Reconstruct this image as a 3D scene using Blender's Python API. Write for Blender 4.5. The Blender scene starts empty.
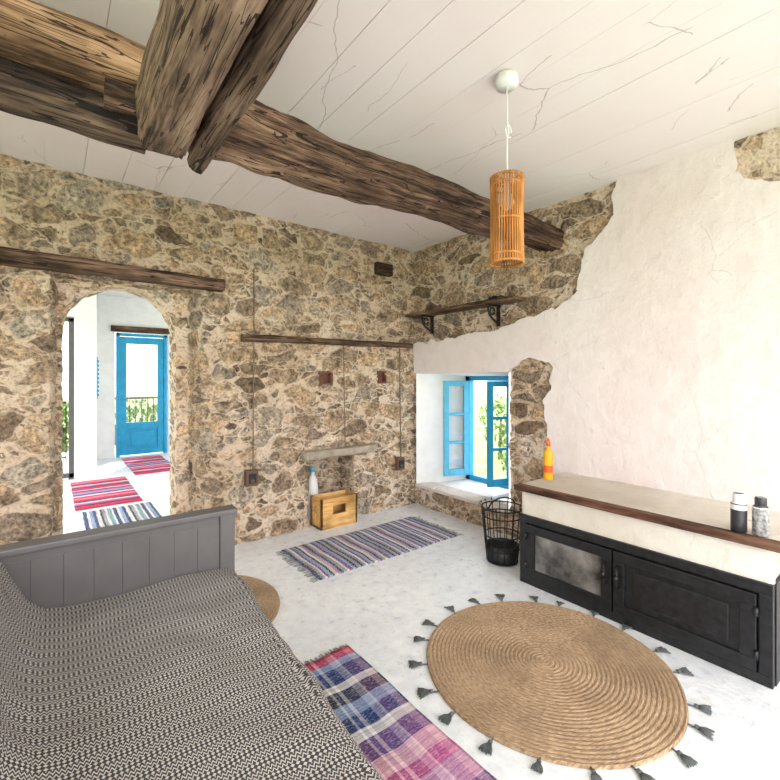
import bpy, bmesh, math, random
from mathutils import Vector, Matrix, noise, Euler
random.seed(7)
scene=bpy.context.scene
COL=scene.collection
try:
    scene.view_settings.view_transform='Standard'
    scene.view_settings.look='None'
    scene.view_settings.exposure=0.0
except Exception as e: print(e)

# ---------------------------------------------------------------- materials
def newmat(name):
    m=bpy.data.materials.new(name); m.use_nodes=True
    nt=m.node_tree; b=nt.nodes['Principled BSDF']; return m,nt,b
def N(nt,t,**kw):
    n=nt.nodes.new(t)
    for k,v in kw.items(): setattr(n,k,v)
    return n
def L(nt,a,b): nt.links.new(a,b)
def setin(n,**kw):
    for k,v in kw.items(): n.inputs[k.replace('_',' ')].default_value=v
def ramp(nt,fac,stops,interp='LINEAR'):
    r=N(nt,'ShaderNodeValToRGB'); r.color_ramp.interpolation=interp
    el=r.color_ramp.elements
    while len(el)>1: el.remove(el[-1])
    el[0].position=stops[0][0]; el[0].color=(*stops[0][1],1)
    for p,c in stops[1:]:
        e=el.new(p); e.color=(*c,1)
    if fac is not None: L(nt,fac,r.inputs[0])
    return r.outputs[0]
def math_(nt,op,a,b=None,c=None,clamp=False):
    n=N(nt,'ShaderNodeMath',operation=op); n.use_clamp=clamp
    for i,x in enumerate((a,b,c)):
        if x is None: continue
        if isinstance(x,(int,float)): n.inputs[i].default_value=x
        else: L(nt,x,n.inputs[i])
    return n.outputs[0]
def mixc(nt,f,a,b,blend='MIX'):
    n=N(nt,'ShaderNodeMix',data_type='RGBA',blend_type=blend)
    for idx,x in ((0,f),(6,a),(7,b)):
        if isinstance(x,(int,float)): n.inputs[idx].default_value=x
        elif isinstance(x,tuple): n.inputs[idx].default_value=(*x,1)
        else: L(nt,x,n.inputs[idx])
    return n.outputs[2]
def noise_(nt,vec,scale,detail=4,rough=.55,dist=0):
    n=N(nt,'ShaderNodeTexNoise'); setin(n,Scale=scale,Detail=detail,Roughness=rough,Distortion=dist)
    if vec is not None: L(nt,vec,n.inputs['Vector'])
    return n
def mapping(nt,vec,scale=(1,1,1),loc=(0,0,0),rot=(0,0,0)):
    n=N(nt,'ShaderNodeMapping'); n.inputs['Scale'].default_value=scale
    n.inputs['Location'].default_value=loc; n.inputs['Rotation'].default_value=rot
    L(nt,vec,n.inputs['Vector']); return n.outputs[0]
def bump(nt,b,h,strength=.3,dist=.01):
    n=N(nt,'ShaderNodeBump'); setin(n,Strength=strength,Distance=dist)
    L(nt,h,n.inputs['Height']); L(nt,n.outputs[0],b.inputs['Normal'])

def plain(name,col,rough=.5,metal=0,var=.08,bs=.15,scale=12,bd=.004):
    m,nt,b=newmat(name); tc=N(nt,'ShaderNodeTexCoord')
    n=noise_(nt,tc.outputs['Object'],scale,5)
    d=tuple(max(0,c*(1-var*2)) for c in col); l=tuple(min(1,c*(1+var)) for c in col)
    L(nt,ramp(nt,n.outputs[0],[(.3,d),(.7,l)]),b.inputs['Base Color'])
    setin(b,Roughness=rough,Metallic=metal)
    if bs: bump(nt,b,n.outputs[0],bs,bd)
    return m

def stone_mat(name='rubble_stone',thr_a=.075,thr_b=.045,sc_big=3.9,gatev=.25,light=1.0,dsc=1.0):
    m,nt,b=newmat(name)
    at=N(nt,'ShaderNodeAttribute',attribute_name='rest'); v=at.outputs['Vector']
    def warp(vec,src,scale,amt,det=3):
        wn=noise_(nt,src,scale,det)
        s=N(nt,'ShaderNodeVectorMath',operation='SUBTRACT'); L(nt,wn.outputs['Color'],s.inputs[0]); s.inputs[1].default_value=(.5,.5,.5)
        c=N(nt,'ShaderNodeVectorMath',operation='SCALE'); L(nt,s.outputs[0],c.inputs[0]); c.inputs['Scale'].default_value=amt
        a=N(nt,'ShaderNodeVectorMath',operation='ADD'); L(nt,vec,a.inputs[0]); L(nt,c.outputs[0],a.inputs[1]); return a.outputs[0]
    w=warp(v,v,3.0,.14,2); w=warp(w,v,12,.06,2)
    mp=mapping(nt,w,(1,1,1.8))
    def vor(scale):
        a=N(nt,'ShaderNodeTexVoronoi',feature='F1'); a.inputs['Scale'].default_value=scale; L(nt,mp,a.inputs['Vector'])
        e=N(nt,'ShaderNodeTexVoronoi',feature='DISTANCE_TO_EDGE'); e.inputs['Scale'].default_value=scale; L(nt,mp,e.inputs['Vector'])
        s=N(nt,'ShaderNodeSeparateColor'); L(nt,a.outputs['Color'],s.inputs[0])
        return s.outputs, e.outputs['Distance'], a.outputs['Distance']
    fine=noise_(nt,v,48,6,.7)
    med=noise_(nt,v,12,6,.62)
    c1,e1,d1=vor(sc_big)
    thr=math_(nt,'MULTIPLY_ADD',c1[1],thr_a,thr_b)
    ed=math_(nt,'SUBTRACT',e1,thr)
    ed=math_(nt,'MINIMUM',ed,math_(nt,'MULTIPLY',math_(nt,'SUBTRACT',.66,d1),.6))
    ed=math_(nt,'MULTIPLY_ADD',math_(nt,'SUBTRACT',med.outputs[0],.5),.10,ed)
    ed=math_(nt,'MULTIPLY_ADD',math_(nt,'SUBTRACT',fine.outputs[0],.5),.035,ed)
    m1=math_(nt,'DIVIDE',ed,.03,clamp=True)
    rnd_=math_(nt,'DIVIDE',ed,.16,clamp=True)
    c2,e2,d2=vor(10.0)
    e2=math_(nt,'SUBTRACT',e2,.08)
    m2=math_(nt,'DIVIDE',math_(nt,'MULTIPLY_ADD',math_(nt,'SUBTRACT',fine.outputs[0],.5),.10,e2),.05,clamp=True)
    gate=math_(nt,'GREATER_THAN',c2[2],gatev)
    away=math_(nt,'LESS_THAN',ed,-.018)
    m2=math_(nt,'MULTIPLY',math_(nt,'MULTIPLY',m2,gate),away)
    k=light
    pal=[(0,(.20*k,.145*k,.105*k)),(.14,(.38*k,.29*k,.21*k)),(.28,(.50*k,.375*k,.26*k)),(.42,(.30*k,.24*k,.19*k)),(.55,(.46*k,.40*k,.33*k)),(.68,(.41*k,.31*k,.225*k)),(.84,(.55*k,.40*k,.265*k)),(1,(.26*k,.21*k,.17*k))]
    s1=ramp(nt,c1[0],pal); s2=ramp(nt,c2[0],pal)
    st=mixc(nt,math_(nt,'GREATER_THAN',m2,.1),s1,s2)
    var=ramp(nt,med.outputs[0],[(.32,(.46,.43,.41)),(.5,(.95,.94,.92)),(.68,(1.5,1.43,1.35))])
    st=mixc(nt,1.0,st,var,'MULTIPLY')
    var2=ramp(nt,fine.outputs[0],[(.34,(.38,.36,.34)),(.5,(1,1,1)),(.66,(1.45,1.42,1.38))])
    st=mixc(nt,.85,st,var2,'MULTIPLY')
    big=noise_(nt,v,1.6,3)
    mo=ramp(nt,big.outputs[0],[(.3,(.64,.49,.355)),(.5,(.74,.60,.465)),(.72,(.82,.72,.62))])
    mo=mixc(nt,.8,mo,ramp(nt,fine.outputs[0],[(.33,(.46,.42,.38)),(.48,(1,1,1)),(.7,(1.12,1.12,1.12))]),'MULTIPLY')
    mo=mixc(nt,.6,mo,ramp(nt,med.outputs[0],[(.3,(.7,.66,.62)),(.5,(1,1,1)),(.7,(1.12,1.12,1.12))]),'MULTIPLY')
    mm=math_(nt,'MAXIMUM',m1,m2)
    L(nt,mixc(nt,mm,mo,st),b.inputs['Base Color']); setin(b,Roughness=.9); b.inputs['Specular IOR Level'].default_value=.15
    h=math_(nt,'MULTIPLY_ADD',m1,.013*dsc,math_(nt,'MULTIPLY',m2,.010*dsc))
    h=math_(nt,'MULTIPLY_ADD',rnd_,.010*dsc,h)
    h=math_(nt,'MULTIPLY_ADD',med.outputs[0],.030*dsc,h)
    h=math_(nt,'MULTIPLY_ADD',fine.outputs[0],.018*dsc,h)
    h=math_(nt,'MULTIPLY_ADD',big.outputs[0],.03*dsc,h)
    dn=N(nt,'ShaderNodeDisplacement'); L(nt,h,dn.inputs['Height']); dn.inputs['Midlevel'].default_value=.047*dsc; dn.inputs['Scale'].default_value=1
    L(nt,dn.outputs[0],nt.nodes['Material Output'].inputs['Displacement'])
    m.displacement_method='BOTH'
    return m

def wood_mat(name,dark,mid,light,axis=0,stretch=.10,scale=9,rough=.75,bs=.9,crack=True):
    m,nt,b=newmat(name); tc=N(nt,'ShaderNodeTexCoord')
    s=[1,1,1]; s[axis]=stretch
    mp=mapping(nt,tc.outputs['Object'],tuple(s))
    n1=noise_(nt,mp,scale,8,.62,.1); n2=noise_(nt,mp,scale*6,6,.6,.1)
    n3=noise_(nt,tc.outputs['Object'],3,3)
    f=math_(nt,'ADD',math_(nt,'MULTIPLY',n1.outputs[0],.55),math_(nt,'MULTIPLY',n2.outputs[0],.45))
    c=ramp(nt,f,[(.39,dark),(.49,mid),(.61,light)])
    c=mixc(nt,.75,c,ramp(nt,n3.outputs[0],[(.35,(.45,.40,.36)),(.65,(1.35,1.3,1.25))]),'MULTIPLY')
    if crack:
        s2=[1,1,1]; s2[axis]=.035; mp2=mapping(nt,tc.outputs['Object'],tuple(s2))
        for q,(sm,wd) in enumerate(((1.3,.008),(3.2,.013),(6,.014))):
            cn=noise_(nt,mp2,scale*sm,1,.4)
            cr=math_(nt,'LESS_THAN',math_(nt,'ABSOLUTE',math_(nt,'SUBTRACT',cn.outputs[0],.5)),wd)
            cr=math_(nt,'MULTIPLY',cr,math_(nt,'GREATER_THAN',n3.outputs[0],.40) if q!=1 else math_(nt,'LESS_THAN',n3.outputs[0],.55))
            c=mixc(nt,math_(nt,'MULTIPLY',cr,.88),c,tuple(x*.3 for x in dark))
            f=math_(nt,'SUBTRACT',f,math_(nt,'MULTIPLY',cr,.4))
    L(nt,c,b.inputs['Base Color']); setin(b,Roughness=rough); b.inputs['Specular IOR Level'].default_value=.25
    bump(nt,b,f,bs,.02)
    return m

M={}
M['stone']=stone_mat()
M['stone_arch']=stone_mat('arch_rubble',.10,.06,5.5,.4,1.1,.45)
M['beam_light']=wood_mat('aged_oak_light',(.085,.047,.028),(.28,.165,.095),(.50,.33,.21),0)
M['beam_dark']=wood_mat('aged_oak_dark',(.016,.011,.009),(.065,.043,.033),(.21,.145,.105),0)
M['beam_main']=wood_mat('aged_oak_main',(.026,.015,.011),(.13,.076,.052),(.31,.205,.145),0)
M['cross_light']=wood_mat('hewn_oak_light',(.058,.036,.026),(.215,.145,.105),(.42,.31,.23),1)
M['cross_dark']=wood_mat('hewn_oak_dark',(.024,.016,.012),(.12,.078,.056),(.27,.19,.14),1)
M['lintel']=wood_mat('lintel_wood',(.028,.016,.011),(.115,.068,.045),(.26,.17,.12),0)
M['shelfwood']=wood_mat('shelf_wood',(.05,.03,.02),(.19,.12,.08),(.33,.22,.155),1)
M['mantel']=wood_mat('mantel_wood',(.03,.014,.009),(.11,.05,.032),(.21,.12,.08),1,crack=False)
M['pine']=wood_mat('pine',(.42,.22,.07),(.62,.36,.13),(.75,.5,.22),0,crack=False,bs=.2)
M['bamboo']=wood_mat('bamboo',(.20,.075,.018),(.38,.155,.04),(.54,.26,.085),2,crack=False,bs=.2)

def plaster_mat(name,c1,c2,spots=.0,bd=.012,bs=.5,crk=0):
    m,nt,b=newmat(name); tc=N(nt,'ShaderNodeTexCoord'); v=tc.outputs['Object']
    n=noise_(nt,v,1.1,4); n2=noise_(nt,v,9,6,.6); n3=noise_(nt,v,50,4)
    c=ramp(nt,n.outputs[0],[(.35,c1),(.65,c2)])
    c=mixc(nt,.4,c,ramp(nt,n2.outputs[0],[(.3,(.84,.83,.82)),(.6,(1.02,1.02,1.02))]),'MULTIPLY')
    if spots:
        c=mixc(nt,math_(nt,'MULTIPLY',math_(nt,'GREATER_THAN',n2.outputs[0],.70),spots),c,(.45,.33,.22))
    h=math_(nt,'MULTIPLY_ADD',n3.outputs[0],.15,n2.outputs[0])
    if crk:
        wv=N(nt,'ShaderNodeVectorMath',operation='MULTIPLY_ADD'); L(nt,noise_(nt,v,5,5,.6).outputs['Color'],wv.inputs[0]); wv.inputs[1].default_value=(.1,.1,.1); L(nt,v,wv.inputs[2])
        vz=N(nt,'ShaderNodeTexVoronoi',feature='DISTANCE_TO_EDGE'); vz.inputs['Scale'].default_value=1.2; L(nt,wv.outputs[0],vz.inputs['Vector'])
        cr=math_(nt,'MULTIPLY',math_(nt,'LESS_THAN',vz.outputs['Distance'],.0014),math_(nt,'GREATER_THAN',n.outputs[0],.56))
        c=mixc(nt,math_(nt,'MULTIPLY',cr,crk),c,(.5,.42,.38)); h=math_(nt,'SUBTRACT',h,math_(nt,'MULTIPLY',cr,.15))
    L(nt,c,b.inputs['Base Color']); setin(b,Roughness=.85); b.inputs['Specular IOR Level'].default_value=.2
    bump(nt,b,h,bs,bd)
    return m
M['plaster']=plaster_mat('lime_plaster',(.77,.655,.645),(.81,.745,.735),.25,.018,.8,.3)
M['white']=plaster_mat('white_paint',(.82,.83,.84),(.88,.88,.88))
M['cement']=plaster_mat('rough_cement',(.55,.49,.42),(.76,.72,.66),.8,.02,.9)
M['band']=plaster_mat('worn_plaster',(.68,.63,.55),(.82,.79,.74),.7,.018,.9)

def ceil_mat():
    m,nt,b=newmat('painted_ceiling'); tc=N(nt,'ShaderNodeTexCoord'); v=tc.outputs['Object']
    n=noise_(nt,mapping(nt,v,(1,.25,1)),6,5); n1=noise_(nt,v,1.2,3)
    c=ramp(nt,n1.outputs[0],[(.3,(.84,.745,.755)),(.7,(.87,.82,.825))])
    tot=None
    for sc_,rot,th,gt in ((1.1,.3,.0016,.50),(2.3,1.2,.0010,.56)):
        vv=mapping(nt,v,(1,.55,1),rot=(0,0,rot))
        wv=N(nt,'ShaderNodeVectorMath',operation='MULTIPLY_ADD'); L(nt,noise_(nt,v,4,4,.5).outputs['Color'],wv.inputs[0]); wv.inputs[1].default_value=(.09,.09,.09); L(nt,vv,wv.inputs[2])
        vz=N(nt,'ShaderNodeTexVoronoi',feature='DISTANCE_TO_EDGE'); vz.inputs['Scale'].default_value=sc_; L(nt,wv.outputs[0],vz.inputs['Vector'])
        cr=math_(nt,'LESS_THAN',vz.outputs['Distance'],th*sc_)
        cr=math_(nt,'MULTIPLY',cr,math_(nt,'GREATER_THAN',noise_(nt,mapping(nt,v,(1,1,1),(sc_,0,0)),2.0,2).outputs[0],gt))
        tot=cr if tot is None else math_(nt,'MAXIMUM',tot,cr)
    c=mixc(nt,math_(nt,'MULTIPLY',tot,.6),c,(.36,.29,.27))
    L(nt,c,b.inputs['Base Color']); setin(b,Roughness=.6)
    bump(nt,b,math_(nt,'SUBTRACT',n.outputs[0],tot),.5,.01)
    return m
M['ceil']=ceil_mat()
def floor_mat():
    m,nt,b=newmat('white_painted_floor'); tc=N(nt,'ShaderNodeTexCoord'); v=tc.outputs['Object']
    n=noise_(nt,v,2.0,5); n2=noise_(nt,v,14,6,.65); n3=noise_(nt,v,60,3); n4=noise_(nt,v,5,6,.65)
    c=ramp(nt,n.outputs[0],[(.3,(.76,.79,.84)),(.65,(.87,.89,.92))])
    wear=math_(nt,'MULTIPLY',math_(nt,'GREATER_THAN',n2.outputs[0],.59),math_(nt,'GREATER_THAN',n4.outputs[0],.52))
    c=mixc(nt,math_(nt,'MULTIPLY',wear,.4),c,(.50,.48,.46))
    c=mixc(nt,.8,c,ramp(nt,n2.outputs[0],[(.3,(.78,.79,.83)),(.6,(1.04,1.04,1.04))]),'MULTIPLY')
    L(nt,c,b.inputs['Base Color']); L(nt,ramp(nt,n2.outputs[0],[(.3,(.22,.22,.22)),(.7,(.5,.5,.5))]),b.inputs['Roughness'])
    bump(nt,b,math_(nt,'MULTIPLY_ADD',n3.outputs[0],.2,n2.outputs[0]),.6,.009); return m
M['floor']=floor_mat()
M['grey']=plain('grey_lacquer',(.105,.098,.103),.45,0,.05,.05)
M['black']=plain('black_iron',(.018,.019,.022),.42,.3,.3,.3,30,.002)
M['wire']=plain('wire_black',(.015,.015,.017),.5,.5,.1,0)
M['blue']=plain('blue_paint',(.012,.34,.62),.4,0,.08,.1)
M['bluepale']=plain('pale_blue_paint',(.10,.46,.68),.4,0,.08,.1)
M['terracotta']=plain('terracotta',(.20,.085,.055),.8,0,.2,.5,25)
M['slate']=plain('slate',(.42,.36,.28),.8,0,.2,.6,10,.01)
M['brown']=plain('brown_plastic',(.12,.065,.04),.5,0,.05,0)
M['conduit']=plain('conduit',(.20,.14,.09),.6,0,.05,0)
M['whitep']=plain('white_plastic',(.8,.8,.8),.3,0,.02,0)
M['yellow']=plain('yellow_can',(.85,.42,.01),.35,0,.03,0)
M['red']=plain('red_label',(.75,.12,.02),.35,0,.03,0)
M['silver']=plain('silver',(.6,.6,.62),.3,.8,.03,0)
M['inox']=plain('dark_label',(.03,.03,.035),.35,0,.1,0)
M['label']=plain('grey_label',(.40,.40,.40),.4,0,.4,0,60)
M['mattress']=plain('mattress',(.6,.6,.58),.9,0,.05,.1)
M['tassel']=plain('tassel_yarn',(.11,.125,.125),.95,0,.2,.2,80)
M['ground']=plain('meadow',(.30,.40,.14),.95,0,.3,.3,3)
M['pave']=plain('terrace_paving',(.65,.62,.57),.9,0,.1,.3,4)
def leaf_mat():
    m,nt,b=newmat('foliage'); tc=N(nt,'ShaderNodeTexCoord')
    n=noise_(nt,tc.outputs['Object'],14,4)
    L(nt,ramp(nt,n.outputs[0],[(.35,(.05,.13,.025)),(.5,(.16,.30,.06)),(.65,(.36,.48,.15))]),b.inputs['Base Color']); setin(b,Roughness=.8); return m
M['leaf']=leaf_mat()
def glass_mat():
    m,nt,b=newmat('window_glass'); nt.nodes.remove(b)
    t=N(nt,'ShaderNodeBsdfTransparent'); g=N(nt,'ShaderNodeBsdfGlossy'); g.inputs['Roughness'].default_value=.02
    mx=N(nt,'ShaderNodeMixShader'); mx.inputs[0].default_value=.08
    L(nt,t.outputs[0],mx.inputs[1]); L(nt,g.outputs[0],mx.inputs[2]); L(nt,mx.outputs[0],nt.nodes['Material Output'].inputs['Surface']); return m
M['glass']=glass_mat()
m,nt,b=newmat('stove_glass'); tc=N(nt,'ShaderNodeTexCoord'); n=noise_(nt,tc.outputs['Object'],7,4)
L(nt,ramp(nt,n.outputs[0],[(.35,(.04,.04,.04)),(.7,(.26,.25,.24))]),b.inputs['Base Color']); setin(b,Roughness=.08); M['stoveglass']=m  # paler tones in the base colour stand in for reflections on the glass

def blanket_mat():
    m,nt,b=newmat('woven_throw'); uv=N(nt,'ShaderNodeUVMap'); s=N(nt,'ShaderNodeSeparateXYZ'); L(nt,uv.outputs[0],s.inputs[0])
    u,v=s.outputs[0],s.outputs[1]
    zz=math_(nt,'PINGPONG',math_(nt,'MULTIPLY',u,80),.5)
    a=math_(nt,'FRACT',math_(nt,'ADD',math_(nt,'MULTIPLY',v,90),math_(nt,'MULTIPLY',zz,1.7)))
    w=math_(nt,'GREATER_THAN',a,.58)
    row=math_(nt,'FRACT',math_(nt,'MULTIPLY',v,22.5))
    band=math_(nt,'LESS_THAN',row,.5)
    du=math_(nt,'ABSOLUTE',math_(nt,'SUBTRACT',math_(nt,'FRACT',math_(nt,'MULTIPLY',u,80)),.5))
    dv=math_(nt,'ABSOLUTE',math_(nt,'SUBTRACT',math_(nt,'FRACT',math_(nt,'MULTIPLY',v,90)),.5))
    dash=math_(nt,'LESS_THAN',math_(nt,'ADD',du,dv),.42)
    mx=N(nt,'ShaderNodeMix',data_type='FLOAT'); L(nt,band,mx.inputs[0]); L(nt,w,mx.inputs[2]); L(nt,dash,mx.inputs[3])
    n=noise_(nt,uv.outputs[0],120,3)
    f=math_(nt,'MULTIPLY',mx.outputs[0],math_(nt,'MULTIPLY_ADD',n.outputs[0],.5,.6),clamp=True)
    L(nt,mixc(nt,f,(.060,.055,.060),(.60,.57,.55)),b.inputs['Base Color']); setin(b,Roughness=.95); b.inputs['Specular IOR Level'].default_value=.1
    bump(nt,b,f,.4,.003); return m
M['blanket']=blanket_mat()
def rug_mat(name,stops,rep,nz=.15,plaid=None,speck=.5):
    m,nt,b=newmat(name); uv=N(nt,'ShaderNodeUVMap'); s=N(nt,'ShaderNodeSeparateXYZ'); L(nt,uv.outputs[0],s.inputs[0])
    wn=noise_(nt,mapping(nt,uv.outputs[0],(3,90,1)),1,3)
    f=math_(nt,'FRACT',math_(nt,'MULTIPLY',s.outputs[1],rep))
    c=ramp(nt,f,stops,'CONSTANT')
    fine=noise_(nt,mapping(nt,uv.outputs[0],(55,220,1)),1,2)
    if plaid:
        g=math_(nt,'FRACT',math_(nt,'MULTIPLY',s.outputs[0],plaid[0]))
        pc=ramp(nt,g,plaid[1],'CONSTANT')
        c=mixc(nt,.35,c,pc,'MIX')
    c=mixc(nt,math_(nt,'MULTIPLY',math_(nt,'GREATER_THAN',fine.outputs[0],.56),speck),c,(.75,.72,.70))
    c=mixc(nt,nz*3,c,ramp(nt,wn.outputs[0],[(.4,(.4,.38,.42)),(.6,(1.3,1.3,1.3))]),'MULTIPLY')
    L(nt,c,b.inputs['Base Color']); setin(b,Roughness=.95); b.inputs['Specular IOR Level'].default_value=.1
    wv=math_(nt,'PINGPONG',math_(nt,'MULTIPLY',s.outputs[1],110),.5)
    bump(nt,b,wv,.6,.004); return m
W=(.70,.68,.68);K=(.035,.035,.05);P=(.60,.12,.30);V=(.17,.075,.24);NB=(.025,.05,.17);G=(.32,.32,.35);R=(.6,.04,.09);LB=(.26,.36,.56)
M['rug_far']=rug_mat('rag_rug_grey',[(0,NB),(.06,G),(.12,W),(.17,V),(.22,LB),(.3,K),(.35,W),(.42,(.45,.3,.4)),(.5,NB),(.56,G),(.64,W),(.7,V),(.78,LB),(.86,K),(.92,G)],3.0,.15,None,.6)
M['rug_plaid']=rug_mat('rag_rug_plaid',[(0,NB),(.05,LB),(.09,K),(.13,W),(.16,NB),(.25,K),(.29,LB),(.33,NB),(.40,V),(.45,(.62,.30,.48)),(.52,P),(.56,(.75,.40,.50)),(.61,V),(.67,W),(.70,NB),(.75,LB),(.79,K),(.84,W),(.87,NB),(.93,LB),(.96,R)],.625,.12,(3.6,[(0,W),(.06,NB),(.25,(.4,.4,.55)),(.36,W),(.40,V),(.62,(.55,.35,.45)),(.75,K),(.88,W),(.92,NB)]),.25)
M['rug_red']=rug_mat('rag_rug_red',[(0,R),(.12,NB),(.18,P),(.26,W),(.31,K),(.36,R),(.46,(.75,.2,.35)),(.55,R),(.62,W),(.68,V),(.76,LB),(.82,P),(.90,NB),(.95,W)],1.1,.1,None,.12)
M['rug_bw']=rug_mat('rag_rug_mono',[(0,NB),(.12,W),(.2,LB),(.32,NB),(.42,W),(.55,K),(.62,G),(.72,W),(.8,(.2,.35,.4)),(.93,W)],4)
def jute_mat():
    m,nt,b=newmat('jute'); uv=N(nt,'ShaderNodeUVMap')
    n=noise_(nt,mapping(nt,uv.outputs[0],(60,200,1)),1,3); tc=N(nt,'ShaderNodeTexCoord'); n2=noise_(nt,tc.outputs['Object'],5,4)
    c=ramp(nt,n.outputs[0],[(.3,(.17,.11,.065)),(.5,(.37,.25,.155)),(.7,(.57,.42,.28))])
    c=mixc(nt,.6,c,ramp(nt,n2.outputs[0],[(.35,(.7,.67,.64)),(.65,(1.2,1.2,1.2))]),'MULTIPLY')
    L(nt,c,b.inputs['Base Color']); setin(b,Roughness=.95); bump(nt,b,n.outputs[0],.6,.004); return m
M['jute']=jute_mat()

# ---------------------------------------------------------------- mesh tools
def link(o): COL.objects.link(o); return o
def mk(name,bm,mats,smooth=False):
    me=bpy.data.meshes.new(name); bm.to_mesh(me); bm.free()
    for mm in mats: me.materials.append(M[mm] if isinstance(mm,str) else mm)
    if smooth:
        for p in me.polygons: p.use_smooth=True
    return link(bpy.data.objects.new(name,me))
def group(name,parts,loc=(0,0,0),rotz=0):
    e=bpy.data.objects.new(name,None); link(e); e.location=loc; e.rotation_euler=(0,0,rotz); e.empty_display_size=.1
    for p in parts: p.parent=e
    return e
def box(bm,x0,x1,y0,y1,z0,z1,mi=0,bev=0,mat=None):
    r=bmesh.ops.create_cube(bm,size=1)
    vs=r['verts']
    for v in vs: v.co=Vector(((x0+x1)/2+v.co.x*(x1-x0),(y0+y1)/2+v.co.y*(y1-y0),(z0+z1)/2+v.co.z*(z1-z0)))
    fs=list({f for v in vs for f in v.link_faces})
    if bev:
        es=list({e for v in vs for e in v.link_edges})
        rb=bmesh.ops.bevel(bm,geom=es,offset=bev,segments=2,affect='EDGES',profile=.6)
        vs=list({v for f in rb['faces'] for v in f.verts}); fs=list({f for v in vs for f in v.link_faces})
    for f in fs: f.material_index=mi
    if mat is not None: bmesh.ops.transform(bm,matrix=mat,verts=list({v for f in fs for v in f.verts}))
def boxobj(name,lst,mats):
    bm=bmesh.new()
    for t in lst: box(bm,*t)
    return mk(name,bm,mats)
def lathe(name,prof,mats,seg=28,mids=None,smooth=True,loc=(0,0,0)):
    bm=bmesh.new(); rings=[]
    for r,z in prof:
        rings.append([bm.verts.new((loc[0]+r*math.cos(2*math.pi*i/seg),loc[1]+r*math.sin(2*math.pi*i/seg),loc[2]+z)) for i in range(seg)])
    for k in range(len(rings)-1):
        for i in range(seg):
            f=bm.faces.new((rings[k][i],rings[k][(i+1)%seg],rings[k+1][(i+1)%seg],rings[k+1][i]))
            if mids: f.material_index=mids[k]
    bm.faces.new(list(reversed(rings[0]))); bm.faces.new(rings[-1])
    return mk(name,bm,mats,smooth)
def tube(bm,pts,r,seg=6,mi=0,taper=None,closed=False):
    pts=[Vector(p) for p in pts]; rings=[]; n=len(pts)
    for k,p in enumerate(pts):
        if closed: d=pts[(k+1)%n]-pts[k-1]
        else: d=pts[min(k+1,n-1)]-pts[max(k-1,0)]
        d.normalize(); up=Vector((0,0,1)) if abs(d.z)<.9 else Vector((1,0,0))
        a=d.cross(up).normalized(); b2=d.cross(a).normalized(); rr=r if taper is None else r*(taper[0]+(taper[1]-taper[0])*k/(n-1))
        rings.append([bm.verts.new(p+a*rr*math.cos(2*math.pi*i/seg)+b2*rr*math.sin(2*math.pi*i/seg)) for i in range(seg)])
    rng=range(n if closed else n-1)
    for k in rng:
        A=rings[k];B=rings[(k+1)%n]
        for i in range(seg):
            f=bm.faces.new((A[i],A[(i+1)%seg],B[(i+1)%seg],B[i])); f.material_index=mi; f.smooth=True
    if not closed:
        bm.faces.new(list(reversed(rings[0]))).material_index=mi; bm.faces.new(rings[-1]).material_index=mi
def circ(cx,cy,z,r,n=24): return [(cx+r*math.cos(2*math.pi*i/n),cy+r*math.sin(2*math.pi*i/n),z) for i in range(n)]
def lines(a,b,brk,res):
    ks=sorted(set([a,b]+[x for x in brk if a<x<b])); out=[]
    for i in range(len(ks)-1):
        n=max(1,round((ks[i+1]-ks[i])/res))
        out+= [ks[i]+(ks[i+1]-ks[i])*k/n for k in range(n)]
    return out+[b]
def grid(bm,us,vs,fn,flip=False,skip=None,mi=0):
    V_=[[None]*len(vs) for _ in us]
    def g(i,j):
        if V_[i][j] is None: V_[i][j]=bm.verts.new(fn(us[i],vs[j]))
        return V_[i][j]
    for i in range(len(us)-1):
        for j in range(len(vs)-1):
            if skip and skip((us[i]+us[i+1])/2,(vs[j]+vs[j+1])/2): continue
            q=[g(i,j),g(i+1,j),g(i+1,j+1),g(i,j+1)]
            if flip: q.reverse()
            bm.faces.new(q).material_index=mi
def finish_stone(name,bm,mats=('stone',)):
    bmesh.ops.remove_doubles(bm,verts=bm.verts,dist=.0006)
    o=mk(name,bm,list(mats),True); me=o.data
    at=me.attributes.new('rest','FLOAT_VECTOR','POINT')
    buf=[0.0]*(len(me.vertices)*3); me.vertices.foreach_get('co',buf); at.data.foreach_set('vector',buf)
    return o

H=2.71; YB=3.55; XR=3.10
# ---------------------------------------------------------------- back (stone) wall
res=.014
dx0,dx1,dz=.0,.93,2.045
nx0,nx1,nz1=1.83,2.32,.63
v1=(1.93,2.09,1.285,1.415); v2=(2.60,2.73,1.295,1.425)
xs=lines(-1.6,XR+.03,[dx0,dx1,nx0,nx1,*v1[:2],*v2[:2]],res)
zs=lines(0,H+.02,[dz,nz1,*v1[2:],*v2[2:]],res)
holes=[(dx0,dx1,-1,dz),(nx0,nx1,-1,nz1),v1,v2]
def sk(x,z): return any(a<x<b and c<z<d for a,b,c,d in holes)
bm=bmesh.new()
grid(bm,xs,zs,lambda x,z:Vector((x,YB,z)),skip=sk)
def sub(l,a,b): return [q for q in l if a-1e-6<=q<=b+1e-6]
ts=lines(0,1,[],.05)
zz=sub(zs,0,dz)
grid(bm,ts,zz,lambda t,z:Vector((dx0+.04*t,YB+.30*t,z)))
grid(bm,ts,zz,lambda t,z:Vector((dx1-.05*t,YB+.30*t,z)),flip=True)
grid(bm,sub(xs,dx0,dx1),ts,lambda x,t:Vector((dx0+.04*t+(x-dx0)*(1-.09*t/(dx1-dx0)),YB+.30*t,dz)),flip=True)
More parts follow.
